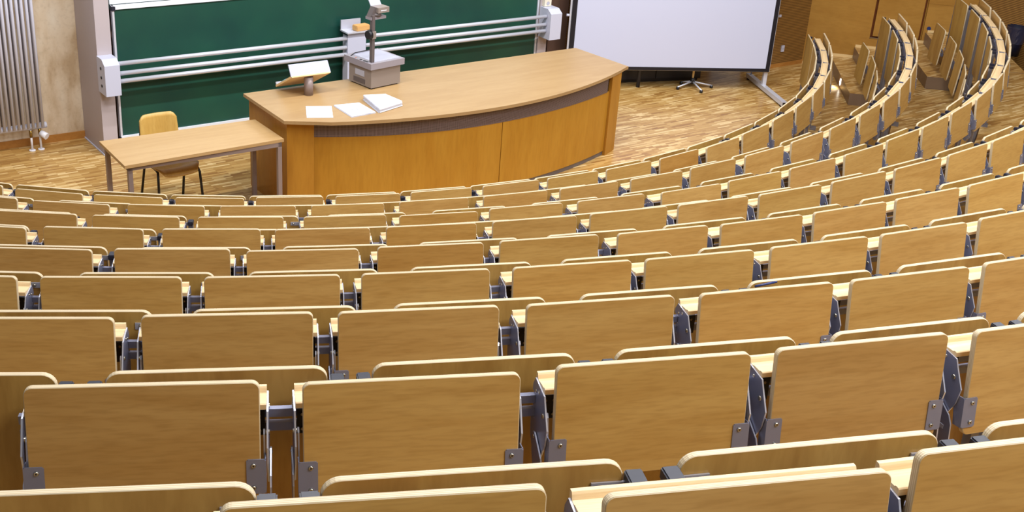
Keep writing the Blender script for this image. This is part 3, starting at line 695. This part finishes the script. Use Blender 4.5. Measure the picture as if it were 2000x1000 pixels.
# radiator
o5 = (-3.95, 2.48, 0)
t = hthing('radiator', 'tall grey tube radiator with white valve on the concrete wall', 'radiator', o5)
bm = B(); tube(bm, (-.9, 0, .245), (.40, 0, .245), .030, n=16); obj('header_tube', bm, t, mats='radiator')
bm = B(); tube(bm, (-.9, 0, 2.6), (.40, 0, 2.6), .030, n=16); obj('header_tube', bm, t, mats='radiator')
for i in range(24):
    bm = B(); tube(bm, (0, -.0, .245), (0, -.0, 2.6), .0145, n=10); obj('radiator_tube', bm, t, (.355-i*.0445, -.045, 0), mats='radiator')
    if i < 12:
        bm = B(); tube(bm, (0, 0, .2), (0, 0, 2.6), .016, n=10); obj('radiator_tube', bm, t, (.37-i*.089, .06, 0), mats='tube_rear')
for x in (.245, .33):
    bm = B(); tube(bm, (x, -.005, .0), (x, -.005, .215), .011, n=10); tube(bm, (x, -.005, 0), (x, -.005, .01), .03, n=14); obj('pipe', bm, t, mats='valve_white')
bm = B(); tube(bm, (.33, -.005, .16), (.33, -.005, .22), .016, n=10); tube(bm, (.245, -.005, .14), (.245, -.005, .21), .015, n=10); obj('fitting', bm, t, mats='brass')
bm = B(); tube(bm, (.335, -.02, .175), (.375, -.075, .15), .03, .034, n=16); obj('valve_knob', bm, t, mats='valve_white')

# ---------------------------------------------------------------- projection screen and what stands by it
t = thing('projection_screen', 'free-standing white projection screen with black border on silver feet', 'screen', (6.19, -1.67, 0), 0)
SZ0, SZ1, SWI = .262, 2.35, 2.62
bm = B(); box(bm, -SWI+.055, -.05, -.004, .004, SZ0+.035, SZ1-.05); obj('screen_cloth', bm, t, mats='screen_white')
bm = B()
for x0_, x1_, z0_, z1_ in ((-SWI, 0, SZ0, SZ0+.04), (-SWI, 0, SZ1-.055, SZ1), (-SWI, -SWI+.058, SZ0+.04, SZ1-.055), (-.052, 0, SZ0+.04, SZ1-.055)): box(bm, x0_, x1_, -.008, .008, z0_, z1_)
obj('border', bm, t, mats='border_black')
bm = B()
for x0_, x1_, z0_, z1_ in ((-SWI-.012, .006, SZ0-.008, SZ0+.008), (-SWI-.022, -SWI, SZ0-.008, SZ1), (.0, .012, SZ0-.008, SZ1), (-SWI-.012, .006, SZ1, SZ1+.02)): box(bm, x0_, x1_, .009, .03, z0_, z1_)
obj('frame', bm, t, mats='aluminium')
for x in (-.02, -2.5):
    bm = B(); box(bm, x-.032, x+.032, -.66, .58, .022, .075); box(bm, x-.026, x+.026, -.663, -.659, .032, .066, 1); box(bm, x-.03, x+.03, -.62, -.58, 0, .022, 1); box(bm, x-.03, x+.03, .5, .54, 0, .022, 1); obj('foot_bar', bm, t, mats=['aluminium', 'black'], bevel=.003)
    bm = B(); box(bm, x-.024, x+.024, .031, .079, .07, 1.9); obj('upright', bm, t, mats='aluminium', bevel=.003)
    bm = B(); tube(bm, (x, .50, .07), (x, .08, 1.1), .008, n=8); obj('brace', bm, t, mats='steel')
bm = B(); tube(bm, (-SWI-.025, .02, .92), (-SWI-.06, .02, .92), .016, n=10); obj('clamp_knob', bm, t, mats='white_paint')
# dark cabinet behind the screen
o6 = Vector((5.47, -1.20, 0)); ang = math.atan2(-1.32+1.5, 5.51-4.33)
t = thing('black_cabinet', 'low black cabinet in shadow behind the projection screen', 'cabinet', o6, ang)
bm = B(); box(bm, -1.3, 0, 0, .26, .03, .85); obj('carcass', bm, t, mats='black', bevel=.004)
bm = B(); box(bm, -1.27, -.03, .02, .24, 0, .03); obj('base', bm, t, mats='black')
bm = B(); box(bm, -1.29, -.66, -.012, 0, .05, .83); obj('door', bm, t, mats='black_cap'); bm = B(); box(bm, -.64, -.01, -.012, 0, .05, .83); obj('door', bm, t, mats='black_cap')
# stool base
t = thing('swivel_stool', 'swivel stool with star base half hidden behind the projection screen', 'stool', (5.26, -1.50, 0), .2)
bm = B(); tube(bm, (0, 0, .05), (0, 0, .5), .014, n=12); obj('column', bm, t, mats='skirt_light')
bm = B(); tube(bm, (0, 0, .5), (0, 0, .55), .15, .145, n=28); obj('seat', bm, t, mats='black')
bm = B(); tube(bm, (0, 0, .045), (0, 0, .12), .03, n=12); obj('hub', bm, t, mats='black')
for i in range(5):
    an = -.35 - i*2*PI/5; d = Vector((math.cos(an), math.sin(an), 0))
    if d.y > .5: d = d*.6
    bm = B(); tube(bm, d*.02 + Vector((0, 0, .07)), d*.26 + Vector((0, 0, .032)), .012, .009, n=8); lg = obj('leg', bm, t, mats='aluminium')
    bm = B(); tube(bm, d*.25, d*.25 + Vector((0, 0, .035)), .02, n=10); obj('castor', bm, lg, mats='black')
# small black side stand whose leg shows under the screen
t = thing('black_stand', 'black stand whose single leg shows under the left of the screen', 'stand', (4.54, -1.53, 0), 0)
bm = B(); tube(bm, (0, 0, 0), (0, 0, .7), .024, n=14); obj('leg', bm, t, mats='black_cap'); bm = B(); box(bm, -.18, .18, -.10, .06, .7, .725); obj('top', bm, t, mats='black')
# sockets and small marks on the walls
o7 = (5.95, 3.425, .21)
t = hthing('wall_socket', 'white wall socket low on the slatted wall right of the screen', 'socket', o7)
bm = B(); box(bm, -.026, .026, -.012, .004, 0, .085); obj('plate', bm, t, mats='white_paint', bevel=.003)
bm = B(); tube(bm, (0, -.0125, .042), (0, -.0145, .042), .015, n=14); obj('outlet', bm, t, mats='light_grey')
o8 = (5.79, 3.425, .70)
bm = B(); box(bm, -.02, .02, -.012, .003, 0, .03); o = obj('wall_hook', bm, mats='white_paint', loc=H(*o8), rot=(0, 0, HA)); tag(o, 'tiny white fitting on the slatted wall close to the screen edge', 'wall fitting')
p = RW0 + RWD*1.64 - RWN*.001; bm = B(); tube(bm, (0, 0, 0), (0, -.008, 0), .026, n=20)
o = obj('round_sign', bm, mats='blue_plastic', loc=(p.x, p.y, .66), rot=(0, 0, math.atan2(RWD.y, RWD.x))); tag(o, 'small round blue sign on the wood wall right of the door', 'sign')
# skirting along the aisle wall at each tread
for s0, s1, z in ((.0, .42, 0), (.43, .72, .151), (.73, 1.02, .302), (1.03, 1.50, .302), (1.51, 1.62, .453), (1.63, 2.02, .604)):
    bm = B(); wall_box(bm, RW0, RWD, RWN, s0, s1, z, z+.035, -.012, .0); struct('baseboard_right', bm, 'skirt_light')
# waste bin
BINP = Vector((9.34, -1.92, .604))
t = thing('waste_bin', 'dark waste bin with clear liner bag by the slatted wall', 'bin', BINP, 0)
def lathe(bm, prof, n=24, mi=0):
    rings = [[bm.verts.new((r*math.cos(2*PI*i/n), r*math.sin(2*PI*i/n), z)) for i in range(n)] for r, z in prof]
    for a, b in zip(rings, rings[1:]):
        for i in range(n):
            f = bm.faces.new((a[i], a[(i+1) % n], b[(i+1) % n], b[i])); f.smooth = True; f.material_index = mi
    bm.faces.new(rings[0][::-1]); return rings
bm = B(); lathe(bm, [(.09, 0), (.105, .14), (.12, .36), (.115, .36), (.10, .14), (.085, .012)]); obj('bucket', bm, t, mats='bin_black')
bm = B(); rg = random.Random(3); n = 30
rings = []
for z, r in ((.16, .1095), (.20, .1145), (.25, .118), (.30, .121), (.345, .124), (.366, .126), (.368, .119)):
    rings.append([bm.verts.new(((r+rg.uniform(0, .005))*math.cos(2*PI*i/n), (r+rg.uniform(0, .005))*math.sin(2*PI*i/n), z+rg.uniform(-.004, .004))) for i in range(n)])
for a, b in zip(rings, rings[1:]):
    for i in range(n): bm.faces.new((a[i], a[(i+1) % n], b[(i+1) % n], b[i]))
obj('liner_bag', bm, t, mats='bag')
# blue pen left between a desk and the seat back before it
bm = B(); tube(bm, (0, 0, 0), (0, 0, .075), .0045, n=8); tube(bm, (0, 0, .075), (0, 0, .085), .0035, n=8)
th = PHI[6] + (4-3)*SP[6]/RK[6] + .05/RK[6]; R = RK[6]-.135
o = obj('ballpoint_pen', bm, mats='blue_plastic', loc=(R*math.sin(th), -R*math.cos(th), ZK[6]+HT-.068))
o.rotation_euler = (.0, 1.45, th); tag(o, 'small dark blue pen stuck behind a desk right of centre', 'pen')
